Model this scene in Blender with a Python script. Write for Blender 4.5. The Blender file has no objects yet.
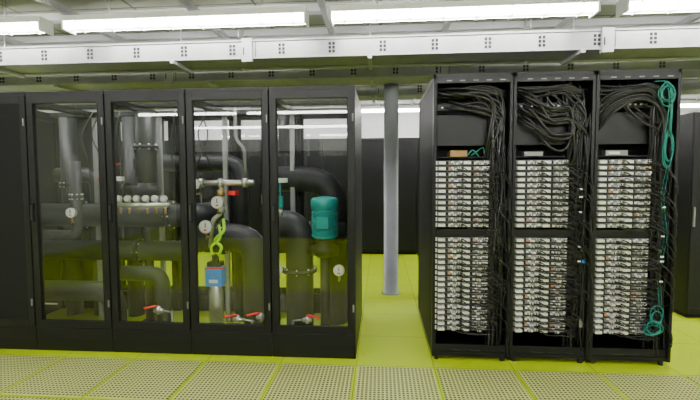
import bpy, bmesh, math, random
from mathutils import Vector, Matrix
random.seed(7)
S = bpy.context.scene
COL = S.collection

# ---------------------------------------------------------------- materials
def mat(name, col, rough=0.5, metal=0.0, noise=0.0, nscale=20.0, emis=None, es=0.0, bump=0.0, spec=None):
    m = bpy.data.materials.new(name); m.use_nodes = True
    nt = m.node_tree; b = nt.nodes['Principled BSDF']
    b.inputs['Base Color'].default_value = (*col, 1)
    b.inputs['Roughness'].default_value = rough
    b.inputs['Metallic'].default_value = metal
    if spec is not None: b.inputs['Specular IOR Level'].default_value = spec
    if noise > 0 or bump > 0:
        tc = nt.nodes.new('ShaderNodeTexCoord'); n = nt.nodes.new('ShaderNodeTexNoise')
        n.inputs['Scale'].default_value = nscale; n.inputs['Detail'].default_value = 4
        nt.links.new(tc.outputs['Object'], n.inputs['Vector'])
        if noise > 0:
            r = nt.nodes.new('ShaderNodeValToRGB')
            r.color_ramp.elements[0].position = .3; r.color_ramp.elements[1].position = .7
            r.color_ramp.elements[0].color = (*[c*(1-noise) for c in col], 1)
            r.color_ramp.elements[1].color = (*[min(1, c*(1+noise)) for c in col], 1)
            nt.links.new(n.outputs['Fac'], r.inputs['Fac'])
            nt.links.new(r.outputs['Color'], b.inputs['Base Color'])
        if bump > 0:
            bp = nt.nodes.new('ShaderNodeBump'); bp.inputs['Strength'].default_value = bump
            bp.inputs['Distance'].default_value = .01
            nt.links.new(n.outputs['Fac'], bp.inputs['Height'])
            nt.links.new(bp.outputs['Normal'], b.inputs['Normal'])
    if emis:
        b.inputs['Emission Color'].default_value = (*emis, 1)
        b.inputs['Emission Strength'].default_value = es
    return m

M = {}
M['black'] = mat('black_powder_coat', (.0045, .0045, .0055), .42, noise=.15, spec=.35)
M['blackmatte'] = mat('black_matte_panel', (.004, .004, .005), .6, spec=.25)
M['cable'] = mat('black_cable_rubber', (.012, .012, .013), .32)
M['foam'] = mat('grey_pipe_insulation', (.020, .021, .024), .5, noise=.25, nscale=12, bump=.3)
M['steel'] = mat('stainless_steel', (.68, .68, .66), .3, .9, noise=.1)
M['galv'] = mat('galvanised_steel', (.30, .305, .31), .45, .3, noise=.12, nscale=6)
M['galvlight'] = mat('painted_light_grey', (.38, .39, .39), .5, .0, noise=.06, nscale=6)
M['column'] = mat('column_grey_paint', (.34, .36, .39), .5, noise=.06, nscale=5)
M['slot'] = mat('slot_dark', (.01, .01, .01), .8)
M['silver'] = mat('server_silver', (.88, .88, .88), .32, .4, noise=.12)
M['srvdark'] = mat('server_dark_grey', (.018, .018, .021), .5, .2)
M['srvmid'] = mat('server_mid_grey', (.24, .24, .245), .4, .5)
M['white'] = mat('white_plastic', (.8, .8, .79), .4)
M['orange'] = mat('orange_plastic', (.7, .25, .08), .4)
M['teal'] = mat('teal_paint', (.005, .30, .28), .4)
M['tealcable'] = mat('teal_cable', (.003, .20, .17), .45)
M['red'] = mat('red_paint', (.75, .01, .01), .4)
M['blue'] = mat('blue_paint', (.02, .22, .75), .4)
M['green'] = mat('green_hose', (.35, .7, .01), .4)
M['brass'] = mat('brass', (.6, .4, .15), .35, .9)
M['card'] = mat('cardboard', (.35, .2, .09), .8)
M['tube'] = mat('lamp_diffuser', (.9, .9, .9), .4, emis=(1, .985, .95), es=60)
M['wall'] = mat('wall_paint', (.75, .76, .75), .8, noise=.05, nscale=2)

def glass_mat():
    # thin architectural glass: Schlick reflectance, straight-through transmission
    m = bpy.data.materials.new('door_glass'); m.use_nodes = True
    nt = m.node_tree; nt.nodes.clear()
    o = nt.nodes.new('ShaderNodeOutputMaterial'); mx = nt.nodes.new('ShaderNodeMixShader')
    t = nt.nodes.new('ShaderNodeBsdfTransparent'); g = nt.nodes.new('ShaderNodeBsdfGlossy')
    lw = nt.nodes.new('ShaderNodeLayerWeight'); lw.inputs['Blend'].default_value = .5
    p = nt.nodes.new('ShaderNodeMath'); p.operation = 'POWER'; p.inputs[1].default_value = 5
    ma = nt.nodes.new('ShaderNodeMath'); ma.operation = 'MULTIPLY_ADD'
    ma.inputs[1].default_value = .95; ma.inputs[2].default_value = .05
    t.inputs['Color'].default_value = (.96, .97, .965, 1)
    g.inputs['Roughness'].default_value = .01
    nt.links.new(lw.outputs['Facing'], p.inputs[0]); nt.links.new(p.outputs[0], ma.inputs[0])
    nt.links.new(ma.outputs[0], mx.inputs[0]); nt.links.new(t.outputs[0], mx.inputs[1])
    nt.links.new(g.outputs[0], mx.inputs[2]); nt.links.new(mx.outputs[0], o.inputs[0])
    return m
M['glass'] = glass_mat()

def floor_mat():
    m = mat('lime_floor_tiles', (.40, .50, .0), .55, spec=.25)
    nt = m.node_tree; b = nt.nodes['Principled BSDF']
    tc = nt.nodes.new('ShaderNodeTexCoord'); mp = nt.nodes.new('ShaderNodeMapping')
    mp.inputs['Location'].default_value = (.19, -.1, 0)
    br = nt.nodes.new('ShaderNodeTexBrick')
    br.offset = 0; br.inputs['Scale'].default_value = 1
    br.inputs['Brick Width'].default_value = .6; br.inputs['Row Height'].default_value = .6
    br.inputs['Mortar Size'].default_value = .003; br.inputs['Mortar Smooth'].default_value = 0
    br.inputs['Color1'].default_value = (.40, .54, .0, 1); br.inputs['Color2'].default_value = (.43, .57, .0, 1)
    br.inputs['Mortar'].default_value = (.19, .27, .0, 1)
    nt.links.new(tc.outputs['Object'], mp.inputs[0]); nt.links.new(mp.outputs[0], br.inputs[0])
    nt.links.new(br.outputs['Color'], b.inputs['Base Color'])
    return m
M['floor'] = floor_mat()

def grate_mat(name, base, hole, pitch, w, metal=.2, h=.31):
    m = mat(name, base, .5, metal, spec=.3)
    nt = m.node_tree; b = nt.nodes['Principled BSDF']
    tc = nt.nodes.new('ShaderNodeTexCoord'); sp = nt.nodes.new('ShaderNodeSeparateXYZ')
    nt.links.new(tc.outputs['Object'], sp.inputs[0])
    outs = []
    for ax in w:
        d = nt.nodes.new('ShaderNodeMath'); d.operation = 'DIVIDE'; d.inputs[1].default_value = pitch
        f = nt.nodes.new('ShaderNodeMath'); f.operation = 'FRACT'
        c = nt.nodes.new('ShaderNodeMath'); c.operation = 'SUBTRACT'; c.inputs[1].default_value = .5
        q = nt.nodes.new('ShaderNodeMath'); q.operation = 'ABSOLUTE'
        l = nt.nodes.new('ShaderNodeMath'); l.operation = 'LESS_THAN'; l.inputs[1].default_value = h
        nt.links.new(sp.outputs[ax], d.inputs[0]); nt.links.new(d.outputs[0], f.inputs[0])
        nt.links.new(f.outputs[0], c.inputs[0]); nt.links.new(c.outputs[0], q.inputs[0]); nt.links.new(q.outputs[0], l.inputs[0])
        outs.append(l.outputs[0])
    mu = nt.nodes.new('ShaderNodeMath'); mu.operation = 'MULTIPLY'
    nt.links.new(outs[0], mu.inputs[0]); nt.links.new(outs[1], mu.inputs[1])
    mx = nt.nodes.new('ShaderNodeMix'); mx.data_type = 'RGBA'
    mx.inputs[6].default_value = (*base, 1); mx.inputs[7].default_value = (*hole, 1)
    nt.links.new(mu.outputs[0], mx.inputs[0]); nt.links.new(mx.outputs[2], b.inputs['Base Color'])
    return m
M['grate'] = grate_mat('perforated_tile_metal', (.52, .56, .20), (.028, .036, .004), .028, ('X', 'Y'), .0, .29)
M['mesh'] = grate_mat('perforated_black_door', (.010, .010, .012), (.003, .003, .003), .012, ('X', 'Z'), 0)

def ceiling_mat():
    m = mat('ceiling_panels', (.36, .37, .33), .8)
    nt = m.node_tree; b = nt.nodes['Principled BSDF']
    tc = nt.nodes.new('ShaderNodeTexCoord'); br = nt.nodes.new('ShaderNodeTexBrick'); br.offset = 0
    br.inputs['Scale'].default_value = 1; br.inputs['Brick Width'].default_value = 1.2; br.inputs['Row Height'].default_value = .3
    br.inputs['Mortar Size'].default_value = .012
    br.inputs['Color1'].default_value = (.26, .27, .20, 1); br.inputs['Color2'].default_value = (.18, .19, .14, 1)
    br.inputs['Mortar'].default_value = (.05, .05, .04, 1)
    nt.links.new(tc.outputs['Object'], br.inputs[0]); nt.links.new(br.outputs['Color'], b.inputs['Base Color'])
    return m
M['ceiling'] = ceiling_mat()

# ---------------------------------------------------------------- mesh builder
class B:
    def __init__(s, name, bevel=0):
        s.name = name; s.bm = bmesh.new(); s.mats = []; s.bevel = bevel
    def mi(s, m):
        m = M[m]
        if m not in s.mats: s.mats.append(m)
        return s.mats.index(m)
    def box(s, x0, x1, y0, y1, z0, z1, m):
        i = s.mi(m)
        v = [s.bm.verts.new((x, y, z)) for z in (z0, z1) for (x, y) in ((x0, y0), (x1, y0), (x1, y1), (x0, y1))]
        for f in ((0, 3, 2, 1), (4, 5, 6, 7), (0, 1, 5, 4), (1, 2, 6, 5), (2, 3, 7, 6), (3, 0, 4, 7)):
            s.bm.faces.new([v[k] for k in f]).material_index = i
        return s
    def lathe(s, c, axis, prof, m, seg=20):
        i = s.mi(m); c = Vector(c); a = Vector(axis).normalized()
        u = a.orthogonal().normalized(); w = a.cross(u)
        rings = []
        for t, r in prof:
            rings.append([s.bm.verts.new(c + a*t + (u*math.cos(2*math.pi*k/seg) + w*math.sin(2*math.pi*k/seg))*max(r, 1e-4)) for k in range(seg)])
        for A, Bq in zip(rings, rings[1:]):
            for k in range(seg):
                f = s.bm.faces.new((A[k], A[(k+1) % seg], Bq[(k+1) % seg], Bq[k])); f.material_index = i; f.smooth = True
        f = s.bm.faces.new(rings[0][::-1]); f.material_index = i
        f = s.bm.faces.new(rings[-1]); f.material_index = i
        return s
    def cyl(s, p, q, r, m, seg=16):
        p = Vector(p); q = Vector(q); L = (q-p).length
        return s.lathe(p, q-p, [(0, r), (L, r)], m, seg)
    def tube(s, pts, r, m, seg=8):
        i = s.mi(m); pts = [Vector(p) for p in pts]
        n = len(pts); rings = []
        t = (pts[1]-pts[0]).normalized(); u = t.orthogonal().normalized()
        for k in range(n):
            if k == 0: t = pts[1]-pts[0]
            elif k == n-1: t = pts[-1]-pts[-2]
            else: t = pts[k+1]-pts[k-1]
            t.normalize()
            u = (u - t*u.dot(t))
            u = u.normalized() if u.length > 1e-6 else t.orthogonal().normalized()
            w = t.cross(u)
            rings.append([s.bm.verts.new(pts[k] + (u*math.cos(2*math.pi*j/seg)+w*math.sin(2*math.pi*j/seg))*r) for j in range(seg)])
        for A, Bq in zip(rings, rings[1:]):
            for k in range(seg):
                f = s.bm.faces.new((A[k], A[(k+1) % seg], Bq[(k+1) % seg], Bq[k])); f.material_index = i; f.smooth = True
        s.bm.faces.new(rings[0][::-1]).material_index = i
        s.bm.faces.new(rings[-1]).material_index = i
        return s
    def done(s, parent=None):
        bmesh.ops.recalc_face_normals(s.bm, faces=s.bm.faces)
        me = bpy.data.meshes.new(s.name); s.bm.to_mesh(me); s.bm.free()
        for m in s.mats: me.materials.append(m)
        o = bpy.data.objects.new(s.name, me); COL.objects.link(o)
        if s.bevel:
            b = o.modifiers.new('bevel', 'BEVEL'); b.width = s.bevel; b.segments = 2; b.limit_method = 'ANGLE'
        if parent: o.parent = parent
        return o

def elbow(points, rad, n=7):
    P = [Vector(p) for p in points]; out = [P[0]]
    for k in range(1, len(P)-1):
        a = (P[k-1]-P[k]); b = (P[k+1]-P[k])
        d = min(rad, a.length*.49, b.length*.49)
        A = P[k]+a.normalized()*d; C = P[k]+b.normalized()*d
        for j in range(n+1):
            t = j/n
            out.append(A*(1-t)**2 + P[k]*2*t*(1-t) + C*t*t)
    out.append(P[-1]); return out
def smooth(points, n=6):
    P = [Vector(p) for p in points]; P = [P[0]*2-P[1]]+P+[P[-1]*2-P[-2]]; out = []
    for k in range(1, len(P)-2):
        for j in range(n):
            t = j/n
            out.append(.5*((2*P[k])+(P[k+1]-P[k-1])*t+(2*P[k-1]-5*P[k]+4*P[k+1]-P[k+2])*t*t+(-P[k-1]+3*P[k]-3*P[k+1]+P[k+2])*t**3))
    out.append(P[-2]); return out
def empty(name, loc=(0, 0, 0)):
    e = bpy.data.objects.new(name, None); COL.objects.link(e); e.location = loc
    e.empty_display_size = .2; return e

# ---------------------------------------------------------------- room
RX0, RX1, RY0, RY1, RZ = -6.4, 7.2, -6.0, 9.6, 3.12
B('floor').box(RX0, RX1, RY0, RY1, -.1, 0, 'floor').done()
B('ceiling').box(RX0, RX1, RY0, RY1, RZ, RZ+.1, 'ceiling').done()
B('wall_back').box(RX0, RX1, RY1, RY1+.1, 0, RZ, 'wall').done()
B('wall_front').box(RX0, RX1, RY0-.1, RY0, 0, RZ, 'wall').done()
B('wall_left').box(RX0-.1, RX0, RY0, RY1, 0, RZ, 'wall').done()
B('wall_right').box(RX1, RX1+.1, RY0, RY1, 0, RZ, 'wall').done()

g = B('perforated_floor_tiles')
for k in range(-9, 11):
    for r in range(3):
        x = -.19+.6*k; y = 3.1-.6*r
        g.box(x+.016, x+.584, y-.584, y-.016, 0.0, .004, 'grate')
g.done()

c = B('ceiling_joists')
for y in [3.0-.75*i for i in range(1, 12)] + [3.95+.62*i for i in range(0, 9)]:
    c.box(RX0, RX1, y, y+.09, RZ-.07, RZ, 'galvlight')
for x in (-5.4, -4.2, -2.95, -1.75, -.55, .65, 1.85, 3.05, 4.25, 5.45):
    c.box(x, x+.05, RY0, RY1, RZ-.13, RZ-.07, 'galv')
c.done()
for (py, pz, pr) in ((4.3, 2.90, .035), (4.45, 2.66, .022), (5.3, 2.80, .03), (5.42, 2.70, .03)):
    c = B('ceiling_pipe')
    c.cyl((RX0, py, pz), (RX1, py, pz), pr, 'galvlight')
    for x in (-4.5, -1.5, 1.5, 4.5):
        c.cyl((x, py, pz), (x, py, RZ), .006, 'steel', 6)
        c.cyl((x-.015, py, pz), (x+.015, py, pz), pr+.008, 'steel', 16)
    c.done()

def tray(y, z0, z1, joints, off):
    t = B('cable_tray')
    for yy in (y, y+.30):
        t.box(RX0+.02, RX1-.02, yy, yy+.012, z0, z1, 'galv')
        t.box(RX0+.02, RX1-.02, yy-.018, yy+.012, z1-.012, z1, 'galvlight')
        t.box(RX0+.02, RX1-.02, yy-.018, yy+.012, z0, z0+.012, 'galvlight')
    t.box(RX0+.02, RX1-.02, y, y+.3, z0, z0+.006, 'galv')
    x = RX0+off
    while x < RX1-.2:
        for j in range(2):
            for k in range(3):
                t.box(x+j*.036, x+j*.036+.024, y-.003, y+.002, z0+.04+k*.036, z0+.066+k*.036, 'slot')
        x += .48
    for xj in joints:
        t.box(xj-.05, xj+.05, y-.03, y+.01, z0-.03, z1+.012, 'galvlight')
        t.box(xj-.035, xj-.025, y-.034, y-.028, z0+.03, z0+.1, 'slot')
        t.box(xj+.075, xj+.08, y-.004, y+.002, z0+.01, z1-.01, 'slot')
    x = RX0+.6
    while x < RX1:
        t.cyl((x, y+.15, z0), (x, y+.15, RZ), .007, 'steel', 6)
        t.box(x-.02, x+.02, y-.05, y+.36, z0-.035, z0, 'galvlight')
        x += 1.9
    for q in range(6):
        yq = y+.05+.04*q; r = random.uniform(.008, .014)
        t.tube([(RX0+.1+i*.8, yq+random.uniform(-.01, .01), z1+.0+random.uniform(-.02, .02)) for i in range(16)], r, random.choice(['white', 'srvmid', 'cable']), 6)
    t.done()
tray(3.90, 2.60, 2.775, (-1.27, 2.02, -4.5, 4.9), .15)
tray(4.75, 2.60, 2.755, (-2.5, .7, 3.5), .3)
tray(5.9, 2.62, 2.77, (-3, 0, 3), .2)

def fixture(x, y, z=2.85):
    e = empty('ceiling_light_fixture', (x, y, z))
    h = B('housing', .004)
    h.box(-1.1, 1.1, -.075, .075, .02, .07, 'white')
    h.box(-1.105, -1.085, -.08, .08, -.055, .07, 'white'); h.box(1.085, 1.105, -.08, .08, -.055, .07, 'white')
    for q in (-.7, .7): h.cyl((q, 0, .07), (q, 0, RZ-z-.001), .008, 'steel', 6)
    h.box(-1.08, 1.08, -.006, .006, -.05, .02, 'galvlight')
    for q in range(8):
        xx = -.98+q*.28
        h.box(xx-.004, xx+.004, -.07, .07, -.045, .02, 'white')
    h.done(e)
    d = B('lamp_tubes')
    for yy in (-.042, .042):
        d.cyl((-1.08, yy, -.012), (1.08, yy, -.012), .025, 'tube', 12)
    d.done(e)
for y in (3.6, .9, -2.2, -4.6, 6.5, 8.6):
    for k in range(-1, 4):
        fixture(-1.74+2.41*k, y)

c = B('support_column')
c.lathe((.13, 5.14, 0), (0, 0, 1), [(0, .12), (.01, .12), (.012, .09), (RZ-.001, .09)], 'column', 28)
c.done()

# ---------------------------------------------------------------- left glass cabinets
CH = 2.18; CF = 3.2; CB = 4.35
def glass_door(nm, x0, x1, yf, parent, sgn=-1, glass=True):
    W = .055; z0, z1 = .205, 2.15
    ya, yb = (yf, yf+.03) if sgn < 0 else (yf-.03, yf)
    d = B(nm, .002)
    d.box(x0+.006, x0+W, ya, yb, z0, z1, 'black'); d.box(x1-W, x1-.006, ya, yb, z0, z1, 'black')
    d.box(x0+W, x1-W, ya, yb, z1-W-.01, z1, 'black'); d.box(x0+W, x1-W, ya, yb, z0, z0+W+.005, 'black')
    if glass:
        for (a, b_, c_, e_) in ((x0+W, x0+W+.008, z0+W+.005, z1-W-.01), (x1-W-.008, x1-W, z0+W+.005, z1-W-.01)):
            d.box(a, b_, ya-.002, yb, c_, e_, 'blackmatte')
    else:
        d.box(x0+W, x1-W, ya+.006, yb, z0+W, z1-W, 'blackmatte')
    if sgn < 0:
        hx = x0+.028
        d.box(hx-.012, hx+.012, ya-.012, ya, 1.10, 1.26, 'blackmatte')
        d.box(hx-.008, hx+.008, ya-.022, ya-.010, 1.12, 1.24, 'srvdark')
        for hz in (.42, 1.93):
            d.cyl((x1-.016, ya-.008, hz-.03), (x1-.016, ya-.008, hz+.03), .007, 'srvmid', 8)
            d.box(x1-.03, x1-.006, ya-.004, ya, hz-.02, hz+.02, 'srvdark')
    d.done(parent)
    if glass:
        B(nm+'_glass').box(x0+W, x1-W, (ya+yb)/2-.003, (ya+yb)/2+.003, z0+W+.005, z1-W-.01, 'glass').done(parent)

CW = .682
edges = [-.2-CW*i for i in range(6)]
for k in range(5):
    x1 = edges[k]; x0 = edges[k+1]
    e = empty('cooling_cabinet', (0, 0, 0))
    f = B('frame', .003)
    f.box(x0+.002, x1-.002, CF+.035, CF+.12, CH-.05, CH, 'black')
    f.box(x0+.002, x1-.002, CB-.12, CB-.035, CH-.05, CH, 'black')
    f.box(x0+.002, x1-.002, 3.74, 3.80, CH-.05, CH-.01, 'black')
    f.box(x0+.002, x1-.002, CF+.005, CF+.035, CH-.03, CH, 'black')
    f.box(x0+.002, x1-.002, CF+.01, CF+.05, .0, .20, 'black')
    f.box(x0+.002, x1-.002, CF+.004, CF+.02, .105, .198, 'black')
    f.box(x0+.002, x1-.002, CB-.05, CB-.01, .0, .20, 'black')
    for xx in (x0+.002, x1-.037):
        f.box(xx, xx+.035, CF+.035, CF+.075, 0, CH-.05, 'black')
        f.box(xx, xx+.035, CB-.075, CB-.035, 0, CH-.05, 'black')
        f.box(xx, xx+.035, CF+.075, CB-.075, CH-.1, CH-.05, 'black')
    if k == 0:
        f.box(x1-.02, x1, CF+.01, CB-.01, 0, CH-.002, 'black')
    if k == 4:
        f.box(x0, x0+.02, CF+.01, CB-.01, 0, CH-.002, 'black')
    f.done(e)
    glass_door('door', x0, x1, CF, e, -1, k != 4)
    glass_door('rear_door', x0, x1, CB, e, 1, k != 4)
    if k == 4:
        l = B('label'); l.box(x1-.34, x1-.25, CF-.002, CF+.002, 1.95, 2.0, 'white'); l.done(e)
    if k == 3:
        l = B('label'); l.box(x0+.09, x0+.2, CF+.005, CF+.011, .40, .412, 'srvmid'); l.done(e)

# ---- piping inside
PW = empty('cooling_pipework')
def flange(b, c, ax, r, m='foam', t=.03):
    a = Vector(ax).normalized(); c = Vector(c)
    b.lathe(c-a*t/2, a, [(0, r), (t, r)], m, 20)
    for i in range(8):
        u = a.orthogonal().normalized(); w = a.cross(u); an = i*math.pi/4
        p = c+(u*math.cos(an)+w*math.sin(an))*(r*.86)
        b.cyl(p-a*(t*.9), p+a*(t*.9), .008, 'steel', 6)
def pipe(pts, r, m='foam', fl=(), er=None, name='insulated_pipe', seg=20):
    b = B(name); b.tube(elbow(pts, er or r*1.9), r, m, seg)
    for c_, ax in fl: flange(b, c_, ax, r*1.28)
    return b.done(PW)
pipe([(-3.45, 3.86, 1.10), (-2.1, 3.86, 1.10), (-1.78, 3.86, 1.10), (-1.78, 4.2, 1.10)], .115, fl=[((-2.95, 3.86, 1.1), (1, 0, 0)), ((-2.05, 3.86, 1.1), (1, 0, 0))])
pipe([(-3.45, 3.9, .74), (-1.85, 3.9, .74)], .10, fl=[((-2.4, 3.9, .74), (1, 0, 0))])
pipe([(-3.45, 3.62, .40), (-2.5, 3.62, .40), (-2.5, 3.62, 0.0)], .095)
pipe([(-2.15, 3.62, 2.06), (-2.15, 3.62, 1.42)], .085, fl=[((-2.15, 3.62, 1.75), (0, 0, 1))])
pipe([(-1.72, 3.78, .90), (-1.18, 3.78, .90), (-1.18, 3.78, 0.0)], .13, fl=[((-1.5, 3.78, .90), (1, 0, 0))])
pipe([(-1.12, 4.08, 1.45), (-.46, 4.08, 1.45), (-.46, 4.08, .0)], .13, er=.34)
pipe([(-1.02, 3.66, 1.04), (-.74, 3.66, 1.04), (-.74, 3.66, 0.0)], .125, er=.24, fl=[((-.74, 3.66, .62), (0, 0, 1))])
pipe([(-.78, 3.95, .93), (-.34, 3.95, .93)], .10, fl=[((-.6, 3.95, .93), (1, 0, 0))])
pipe([(-3.3, 4.12, 0), (-3.3, 4.12, 2.1)], .08, fl=[((-3.3, 4.12, 1.4), (0, 0, 1))])
pipe([(-2.62, 4.14, 0), (-2.62, 4.14, 2.1)], .08)
pipe([(-3.0, 4.14, 0), (-3.0, 4.14, 1.5), (-3.45, 4.14, 1.5)], .08)
pipe([(-1.45, 4.14, 0), (-1.45, 4.14, 1.62), (-2.35, 4.14, 1.62), (-2.35, 4.14, 2.1)], .085)
pipe([(-2.75, 3.5, 1.62), (-2.75, 3.5, .95), (-3.2, 3.5, .95)], .045, fl=[((-2.75, 3.5, 1.3), (0, 0, 1))])
pipe([(-2.02, 3.6, .0), (-2.02, 3.6, .58), (-2.40, 3.6, .58)], .07)
pipe([(-.98, 4.12, 1.72), (-.98, 4.12, 2.1)], .06)

b = B('stainless_pipe')
b.cyl((-1.66, 3.55, 1.42), (-1.12, 3.55, 1.42), .026, 'steel')
for x in (-1.6, -1.42, -1.2): b.cyl((x-.02, 3.55, 1.42), (x+.02, 3.55, 1.42), .042, 'steel')
b.tube(elbow([(-1.42, 3.55, 1.42), (-1.42, 3.55, 1.14), (-1.50, 3.55, 1.1), (-1.53, 3.55, .84)], .05), .02, 'steel', 12)
b.cyl((-1.42, 3.55, 1.30), (-1.42, 3.55, 1.36), .036, 'brass')
b.cyl((-1.42, 3.55, 1.15), (-1.42, 3.55, 1.2), .036, 'steel')
b.tube(elbow([(-1.20, 3.55, 1.42), (-1.20, 3.55, 1.72), (-1.28, 3.55, 1.80), (-1.28, 3.55, 2.08)], .05), .014, 'srvmid', 12)
b.box(-1.34, -1.27, 3.50, 3.58, 1.31, 1.35, 'red')
b.done(PW)
b = B('valve_manifold')
b.cyl((-2.50, 3.55, 1.22), (-1.90, 3.55, 1.22), .022, 'steel')
for i in range(7):
    x = -2.45+i*.085
    b.cyl((x, 3.55, 1.22), (x, 3.55, 1.28), .012, 'steel', 10)
    b.lathe((x, 3.535, 1.28), (0, -1, 0), [(0, .030), (.02, .032), (.026, .024)], 'steel', 14)
    b.lathe((x, 3.508, 1.28), (0, -1, 0), [(0, .022), (.002, .022)], 'white', 14)
    b.cyl((x, 3.55, 1.14), (x, 3.55, 1.22), .010, 'brass', 8)
b.cyl((-2.50, 3.55, 1.22), (-2.50, 3.55, 1.55), .016, 'steel', 10)
b.box(-2.54, -2.46, 3.51, 3.56, 1.42, 1.47, 'red'); b.box(-2.46, -2.32, 3.50, 3.55, 1.44, 1.48, 'white')
b.tube(smooth([(-2.5, 3.5, 1.47), (-2.47, 3.48, 1.52), (-2.42, 3.5, 1.56), (-2.36, 3.55, 1.60)]), .008, 'red', 6)
b.done(PW)

def gauge(x, z, r=.048, y=3.47, stem=-1):
    b = B('pressure_gauge')
    b.lathe((x, y+.035, z), (0, -1, 0), [(0, r*.9), (.03, r), (.035, r), (.035, r*.88)], 'steel', 24)
    b.lathe((x, y+.001, z), (0, -1, 0), [(0, r*.87), (.002, r*.87)], 'white', 24)
    b.box(x-.003, x+.003, y-.005, y-.001, z-.004, z+r*.6, 'slot')
    b.box(x-.012, x+.012, y-.004, y, z-r*.55, z-r*.35, 'red')
    b.cyl((x, y+.02, z), (x, y+.02, z+stem*(r+.05)), .009, 'brass', 8)
    b.cyl((x, y+.02, z+stem*(r+.04)), (x, y+.10, z+stem*(r+.04)), .009, 'brass', 8)
    b.done(PW)
gauge(-1.63, 1.41, .048); gauge(-1.42, 1.25, .055, 3.45); gauge(-1.53, 1.035, .06, 3.45)
gauge(-.36, .66, .05); gauge(-.90, .66, .045); gauge(-2.75, 1.16, .045, 3.42)

def valve(x, z, y=3.45, d=1):
    b = B('ball_valve')
    b.cyl((x-.04*d, y, z), (x+.04*d, y, z), .018, 'steel', 12)
    b.lathe((x, y, z-.03), (0, 0, 1), [(0, .018), (.03, .026), (.06, .018), (.07, .008)], 'steel', 12)
    b.tube([(x, y-.01, z+.04), (x+.03*d, y-.02, z+.045), (x+.11*d, y-.04, z+.03)], .010, 'red', 8)
    b.tube([(x-.04*d, y, z), (x-.12*d, y, z-.01), (x-.14*d, y, 0.001)], .011, 'srvmid', 10)
    b.done(PW)
valve(-.62, .26, 3.36); valve(-1.02, .27, 3.36, -1); valve(-1.22, .25, 3.36, -1); valve(-1.95, .30, 3.40, -1)

e = empty('dosing_filter', (-1.45, 3.46, 0)); e.parent = PW
b = B('filter_housing', 0)
b.lathe((0, 0, 0), (0, 0, 1), [(0, .05), (.08, .05), (.085, .062), (.47, .062), (.50, .05), (.52, .05)], 'steel', 24); b.done(e)
b = B('actuator', .008)
b.box(-.075, .075, -.05, .05, .52, .69, 'blue'); b.box(-.06, .06, -.045, .045, .69, .73, 'slot')
b.box(-.077, .077, -.052, .052, .672, .686, 'red'); b.box(-.04, .04, -.055, -.05, .55, .58, 'white')
b.cyl((0, 0, .72), (0, 0, .79), .03, 'slot'); b.done(e)
b = B('hose')
b.tube(smooth([(.03, .0, .78), (.06, -.01, .86), (.0, .0, .92), (.08, .0, 1.0), (.06, .05, 1.10)]), .014, 'green', 8)
b.tube(smooth([(-.02, .0, .78), (-.03, -.01, .86), (.05, -.01, .94), (.03, .02, 1.05)]), .012, 'green', 8)
b.done(e)

def pump(x, y, zb, m, sc=1.0):
    e = empty('water_pump', (x, y, 0)); e.parent = PW
    b = B('motor')
    pr = [(0, .10*sc), (.02, .125*sc)]
    z = .02
    for i in range(13):
        pr += [(z, .125*sc), (z+.010, .125*sc), (z+.010, .115*sc), (z+.018, .115*sc)]; z += .018
    pr += [(z+.01, .13*sc), (z+.09, .13*sc), (z+.11, .11*sc), (z+.118, .05*sc)]
    b.lathe((0, 0, zb), (0, 0, 1), pr, m, 28)
    b.box(-.05, .05, -.165*sc, -.11*sc, zb+.1, zb+.2, m)
    b.done(e)
    b = B('volute')
    b.lathe((0, 0, zb-.17), (0, 0, 1), [(0, .07), (.03, .12), (.09, .13), (.11, .08), (.17, .09)], 'black', 24)
    b.cyl((-.2, 0, zb-.11), (.12, 0, zb-.11), .05, 'black'); b.cyl((-.22, 0, zb-.11), (-.2, 0, zb-.11), .08, 'black')
    b.box(-.08, .08, -.08, .08, 0, .03, 'black'); b.cyl((0, 0, .03), (0, 0, zb-.16), .045, 'srvdark')
    b.done(e)
pump(-.50, 3.62, .92, 'teal', .95)
pump(-2.32, 3.9, 1.45, 'blackmatte', .8)
b = B('teal_valve_actuator')
b.box(-.90, -.86, 3.50, 3.56, 1.20, 1.30, 'teal'); b.cyl((-.88, 3.53, 1.13), (-.88, 3.53, 1.2), .02, 'steel')
b.box(-.93, -.82, 3.50, 3.56, 1.42, 1.46, 'white'); b.cyl((-.88, 3.53, 1.3), (-.88, 3.53, 1.42), .008, 'teal')
b.done(PW)
b = B('mounting_rail')
for x in (-2.25, -1.57, -.89, -2.93):
    b.box(x-.0, x+.04, 3.98, 4.02, 0, CH-.1, 'galv')
b.done(PW)
b = B('sensor_cables')
for i in range(7):
    x = random.uniform(-2.9, -1.5)
    b.tube(smooth([(x, 3.6, 2.07), (x+random.uniform(-.1, .1), 3.55, 1.85), (x+random.uniform(-.2, .2), 3.6, 1.6), (x+random.uniform(-.1, .1), 3.65, 1.4)]), .006, 'cable', 6)
b.done(PW)

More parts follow.
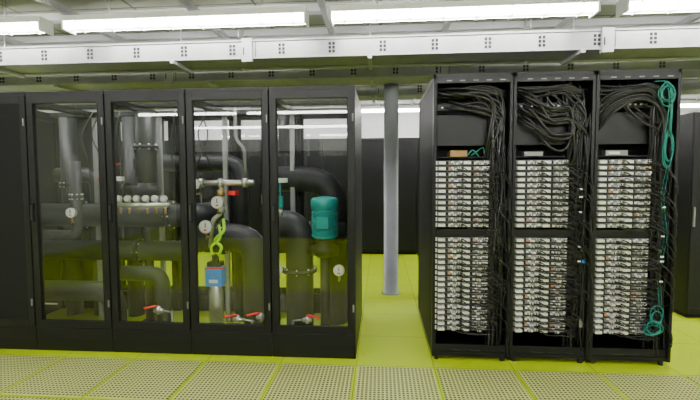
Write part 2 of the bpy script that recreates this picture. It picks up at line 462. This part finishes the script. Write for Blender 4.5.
# ---------------------------------------------------------------- right racks
RF = 3.22; RB = 4.42; RH = 2.25
def rack(x0, idx):
    w = .6; x1 = x0+w
    e = empty('server_rack', (x0, RF, 0))
    f = B('frame', .002)
    for xx in (.002, w-.024):
        f.box(xx, xx+.022, 0, .05, .04, RH, 'black')
        f.box(xx, xx+.022, RB-RF-.05, RB-RF, .04, RH, 'black')
        f.box(xx+.004, xx+.018, .05, RB-RF-.05, .06, RH-.01, 'blackmatte')
    f.box(.002, w-.002, 0, RB-RF, RH-.03, RH, 'black')
    f.box(.024, w-.024, 0, .03, RH-.07, RH-.03, 'black')
    f.box(.002, w-.002, .01, RB-RF, .04, .07, 'black')
    f.box(.024, w-.024, .02, .04, .07, .13, 'black')
    for a in (.03, w-.06):
        for c_ in (.03, RB-RF-.06):
            f.cyl((a+.015, c_+.015, 0), (a+.015, c_+.015, .04), .018, 'srvdark', 10)
    f.box(.024, w-.024, RB-RF-.03, RB-RF-.015, .07, RH-.03, 'mesh')
    for xx in (.026, .428):
        f.box(xx, xx+.014, .06, .075, .07, RH-.05, 'blackmatte')
    f.box(.04, .43, .09, .10, 1.71, 1.95, 'black')
    f.box(.04, .56, .25, .26, 1.60, RH-.05, 'blackmatte')
    f.box(.04, .43, .07, .30, 1.612, 1.622, 'black')
    f.box(.04, .43, .065, .08, 1.985, 2.03, 'black')
    for i in range(9): f.box(.07+i*.04, .085+i*.04, .062, .065, 2.0, 2.012, 'white')
    for i in range(5): f.box(.10+i*.1, .14+i*.1, -.002, .0, RH-.055, RH-.047, 'srvmid')
    f.box(.04, .56, .05, .07, .995, 1.05, 'black')
    f.box(.445, .575, .14, .15, .13, 1.6, 'blackmatte')
    for z in [.25+.17*i for i in range(8)]:
        f.box(.435, .575, .045, .052, z, z+.014, 'blackmatte')
        f.box(.435, .441, .03, .14, z, z+.014, 'blackmatte')
    f.done(e)
    s = B('server_stack')
    cb = B('patch_cables')
    units = [1.063+.0445*i for i in range(12)] + [.232+.0447*i for i in range(17)]
    for n, z in enumerate(units):
        s.box(.04, .43, .06, .80, z+.001, z+.042, 'srvdark')
        s.box(.026, .042, .055, .062, z+.006, z+.036, 'silver'); s.box(.426, .442, .055, .062, z+.006, z+.036, 'silver')
        for h in range(2):
            a = .045+h*.193; bw = .185
            s.box(a, a+bw, .052, .06, z+.005, z+.036, 'srvmid')
            s.box(a+.004, a+.056, .018, .032, z+.010, z+.031, 'silver'); s.box(a+.008, a+.015, .030, .055, z+.012, z+.030, 'silver')
            s.box(a+.043, a+.05, .030, .055, z+.012, z+.030, 'silver')
            s.box(a+.058, a+.082, .047, .053, z+.008, z+.034, 'slot')
            s.box(a+.086, a+.10, .040, .053, z+.010, z+.026, random.choice(['orange', 'white', 'silver', 'silver', 'srvmid', 'srvmid']))
            s.box(a+.104, a+.122, .049, .053, z+.022, z+.034, 'white')
            for tq in range(2):
                px = a+.120+tq*.036+random.uniform(-.006, .006)
                ln = random.uniform(.015, .04)
                pz = z+(.020 if tq else .007)
                s.box(px, px+.028, .052-ln, .055, pz, pz+.014, 'silver')
                s.box(px+.004, px+.010, .052-ln-.008, .052-ln, pz+.002, pz+.012, random.choice(['slot', 'slot', 'slot', 'slot', 'white', 'orange']))
                if random.random() < (.85 if tq else .5):
                    ex = .455+random.uniform(0, .11); ey = random.uniform(.03, .12)
                    y0 = .05-ln; dz = random.uniform(.02, .09)
                    pts = [(px+.02, y0, pz+.008), (px+.045, y0-.022, pz), (px+.09, y0-.02+random.uniform(-.012, .008), z-.006)]
                    if h == 0: pts.append((px+.2, y0-.02, z-.004+random.uniform(-.012, .006)))
                    pts += [(max(ex-.03, px+.12), .02, z-dz*.4), (ex, ey, z-dz), (ex+random.uniform(-.01, .01), ey, max(.09, z-dz-.12))]
                    cb.tube(smooth(pts, 4), random.choice([.0042, .0035, .0048]), 'cable', 5)
    if idx == 0:
        s.box(.14, .27, .05, .2, 1.622, 1.67, 'card')
        s.tube(smooth([(.27, .05, 1.63), (.31, .03, 1.67), (.36, .05, 1.62)]), .005, 'tealcable', 6)
        s.tube(smooth([(.30, .05, 1.63), (.34, .03, 1.66), (.39, .05, 1.69), (.41, .08, 1.64)]), .004, 'tealcable', 6)
    if idx == 1:
        s.box(.10, .24, .04, .1, 1.623, 1.655, 'srvmid')
    if idx == 2:
        s.box(.10, .26, .04, .1, 1.622, 1.66, 'srvmid'); s.box(.12, .2, .036, .04, 1.63, 1.65, 'white')
    s.done(e); cb.done(e)
    v = B('cable_bundle')
    for i in range(30):
        x = random.uniform(.455, .57); y = random.uniform(.02, .13)
        zt = random.uniform(1.6, 1.95); zb = random.uniform(.09, 1.0) if i > 8 else .09
        pts = [(x+random.uniform(-.016, .016), y+random.uniform(-.01, .01), zt-(zt-zb)*k/7) for k in range(8)]
        if i < (12, 14, 8)[idx]:
            tx = random.uniform(.2, .5); tz = random.uniform(2.0, 2.17)
            pts = [(tx, .10, RH-.05), (tx+random.uniform(.0, .08), .06, tz-.05), (min(.53, tx+.14+random.uniform(0, .08)), .02+random.uniform(0, .03), tz-.12-random.uniform(0, .10)), (min(x, .55), .04, 1.78+random.uniform(-.05, .08))] + pts
        v.tube(smooth(pts, 4), random.choice([.006, .007, .0085]), 'cable', 6)
    nl = (9, 14, 8)[idx]
    for i in range(nl):
        xa = random.uniform(.04, .14); xb = random.uniform(.44, .56)
        za = random.uniform(2.0, 2.15) if idx != 1 else random.uniform(1.9, 2.15)
        zs = za-random.uniform(.04, .22); zb2 = random.uniform(1.72, 2.05)
        y = random.uniform(.0, .06)
        if idx == 0: pts = [(xa, .08, za), (.2, y, za-.03), (.38, y, za-random.uniform(.02, .08)), (xb, y+.02, za-.13), (xb-.02, y+.03, 1.8), (xb-.04, .09, 1.6)]
        elif idx == 1: pts = [(xa, .08, za), (xa+.06, y, za-.06), (.28, y-.01, zs-.06), (.42, y, zs-.06), (xb, y+.01, zb2), (xb+.01, y+.02, zb2-.15), (xb-.02, .08, 1.5)]
        else: pts = [(.06, .08, 1.82+.03*i), (.14, y, 1.95+.02*i), (.28, y-.01, 2.03+.012*i), (.42, y, 2.0+.015*i), (xb-.02, y+.01, 1.88), (xb-.01, y+.02, 1.7), (xb-.02, .08, 1.5)]
        v.tube(smooth(pts, 6), random.choice([.009, .011, .013]), 'cable', 7)
    for i in range(9):
        z = 2.10+random.uniform(0, .07)
        v.tube(smooth([(.03, .07+random.uniform(0, .08), z), (.2, .05+random.uniform(0, .08), z-random.uniform(.0, .04)), (.4, .06, z+random.uniform(-.03, .02)), (.57, .08, z-random.uniform(0, .1))], 5), .008, 'cable', 6)
    for i in range(14):
        z = random.uniform(.35, 1.6); q = random.uniform(.0, .03)
        v.tube(smooth([(.43, .05, z), (.50, .0, z-.03), (.575, -.012, z-.10-q), (.592, -.012, z-.2-q), (.56, .05, z-.3)], 5), .004, 'cable', 5)
    for i in range(4):
        x = .1+.12*i
        v.tube(smooth([(x, .06, .12), (x+.03, .03, .10), (x+.15, .02, .085), (.5, .05, .12)], 4), .004, 'cable', 5)
    v.done(e)
    if idx >= 1:
        t = B('label_tags')
        for i in range(5):
            z = random.uniform(.5, 1.4); t.box(.5, .525, .005, .008, z, z+.012, 'white')
        if idx == 1: t.box(.52, .545, -.004, .0, .30, .36, 'srvmid'); t.box(.53, .55, -.004, .0, .8, .83, 'blue')
        t.done(e)
    if idx == 2:
        g = B('teal_patch_cables')
        def coil(cx, cy, cz, rx, rz, n, rr=.0042, seed=0):
            rd = random.Random(seed)
            for q in range(n):
                ox, oz = rd.uniform(-.012, .012), rd.uniform(-.02, .02); sx, sz = rd.uniform(.75, 1.15), rd.uniform(.7, 1.15)
                ph = rd.uniform(0, 6.28)
                pts = []
                for k in range(17):
                    a = k*2*math.pi/16
                    w_ = 1+.1*math.sin(2*a+ph)
                    pts.append((cx+ox+rx*sx*w_*math.cos(a), cy+.008*math.sin(a+ph)+.004*q, cz+oz+rz*sz*w_*math.sin(a)))
                g.tube(pts, rr, 'tealcable', 6)
        coil(.50, -.015, 2.07, .045, .075, 5, .0045, seed=1)
        coil(.51, -.015, 1.66, .034, .13, 4, .0042, seed=2)
        coil(.46, -.015, .31, .055, .05, 4, .004, seed=3); coil(.48, -.015, .40, .045, .07, 3, .004, seed=4)
        for i in range(3):
            xx = .53+random.uniform(-.02, .01)
            g.tube(smooth([(.43, .04, 2.17), (xx-.02, .0, 2.15), (xx, -.01, 2.0), (xx+random.uniform(-.02, .01), .01, 1.75)], 6), .0038, 'tealcable', 6)
        for i in range(2):
            xx = .52+.02*i
            g.tube(smooth([(xx, -.0, 1.55), (xx-.02, .02, 1.3), (xx+.01, .02, 1.0), (xx-.02, .03, .75), (xx-.02, .0, .48)], 6), .0026, 'tealcable', 6)
        g.done(e)
for i in range(3): rack(.405+.602*i, i)

# ---------------------------------------------------------------- other black cabinets
def plain_cab(x0, y0, w=.6, d=1.0, h=2.1, face=-1, nm='network_cabinet'):
    e = empty(nm, (x0, y0, 0))
    b = B('body', .003)
    b.box(0.002, w-.002, .02, d-.02, .05, h, 'black')
    b.box(.03, w-.03, .05, d-.05, 0, .05, 'blackmatte')
    b.done(e)
    yf = (0, .02) if face < 0 else (d-.02, d)
    b = B('perforated_door', .002)
    b.box(.006, .04, *yf, .06, h-.01, 'black'); b.box(w-.04, w-.006, *yf, .06, h-.01, 'black')
    b.box(.04, w-.04, *yf, h-.06, h-.01, 'black'); b.box(.04, w-.04, *yf, .06, .11, 'black')
    ym = (.008, .016) if face < 0 else (d-.016, d-.008)
    b.box(.04, w-.04, *ym, .11, h-.06, 'mesh')
    yh = (-.02, 0) if face < 0 else (d, d+.02)
    b.box(.015, .032, *yh, .95, 1.15, 'srvmid')
    b.done(e)
for i in range(3): plain_cab(3.12+.6*i, 4.35, d=1.0, h=2.10)
for i in range(18): plain_cab(-5.3+.6*i, 7.7, h=2.2)
for i in range(16): plain_cab(-5.0+.6*i, -4.2, h=2.1, face=1)

# ---------------------------------------------------------------- world + camera
w = bpy.data.worlds.new('world'); S.world = w; w.use_nodes = True
w.node_tree.nodes['Background'].inputs[0].default_value = (.5, .52, .5, 1)
w.node_tree.nodes['Background'].inputs[1].default_value = .3

cam = bpy.data.cameras.new('camera'); co = bpy.data.objects.new('camera', cam); COL.objects.link(co)
cam.lens = 21.0; cam.sensor_width = 36; cam.clip_start = .05
R = Matrix.Rotation(math.radians(4.3), 4, 'Z') @ Matrix.Rotation(math.radians(90-3.15), 4, 'X') @ Matrix.Rotation(math.radians(-.25), 4, 'Z')
co.matrix_world = Matrix.Translation((0, 0, 1.462)) @ R
S.camera = co
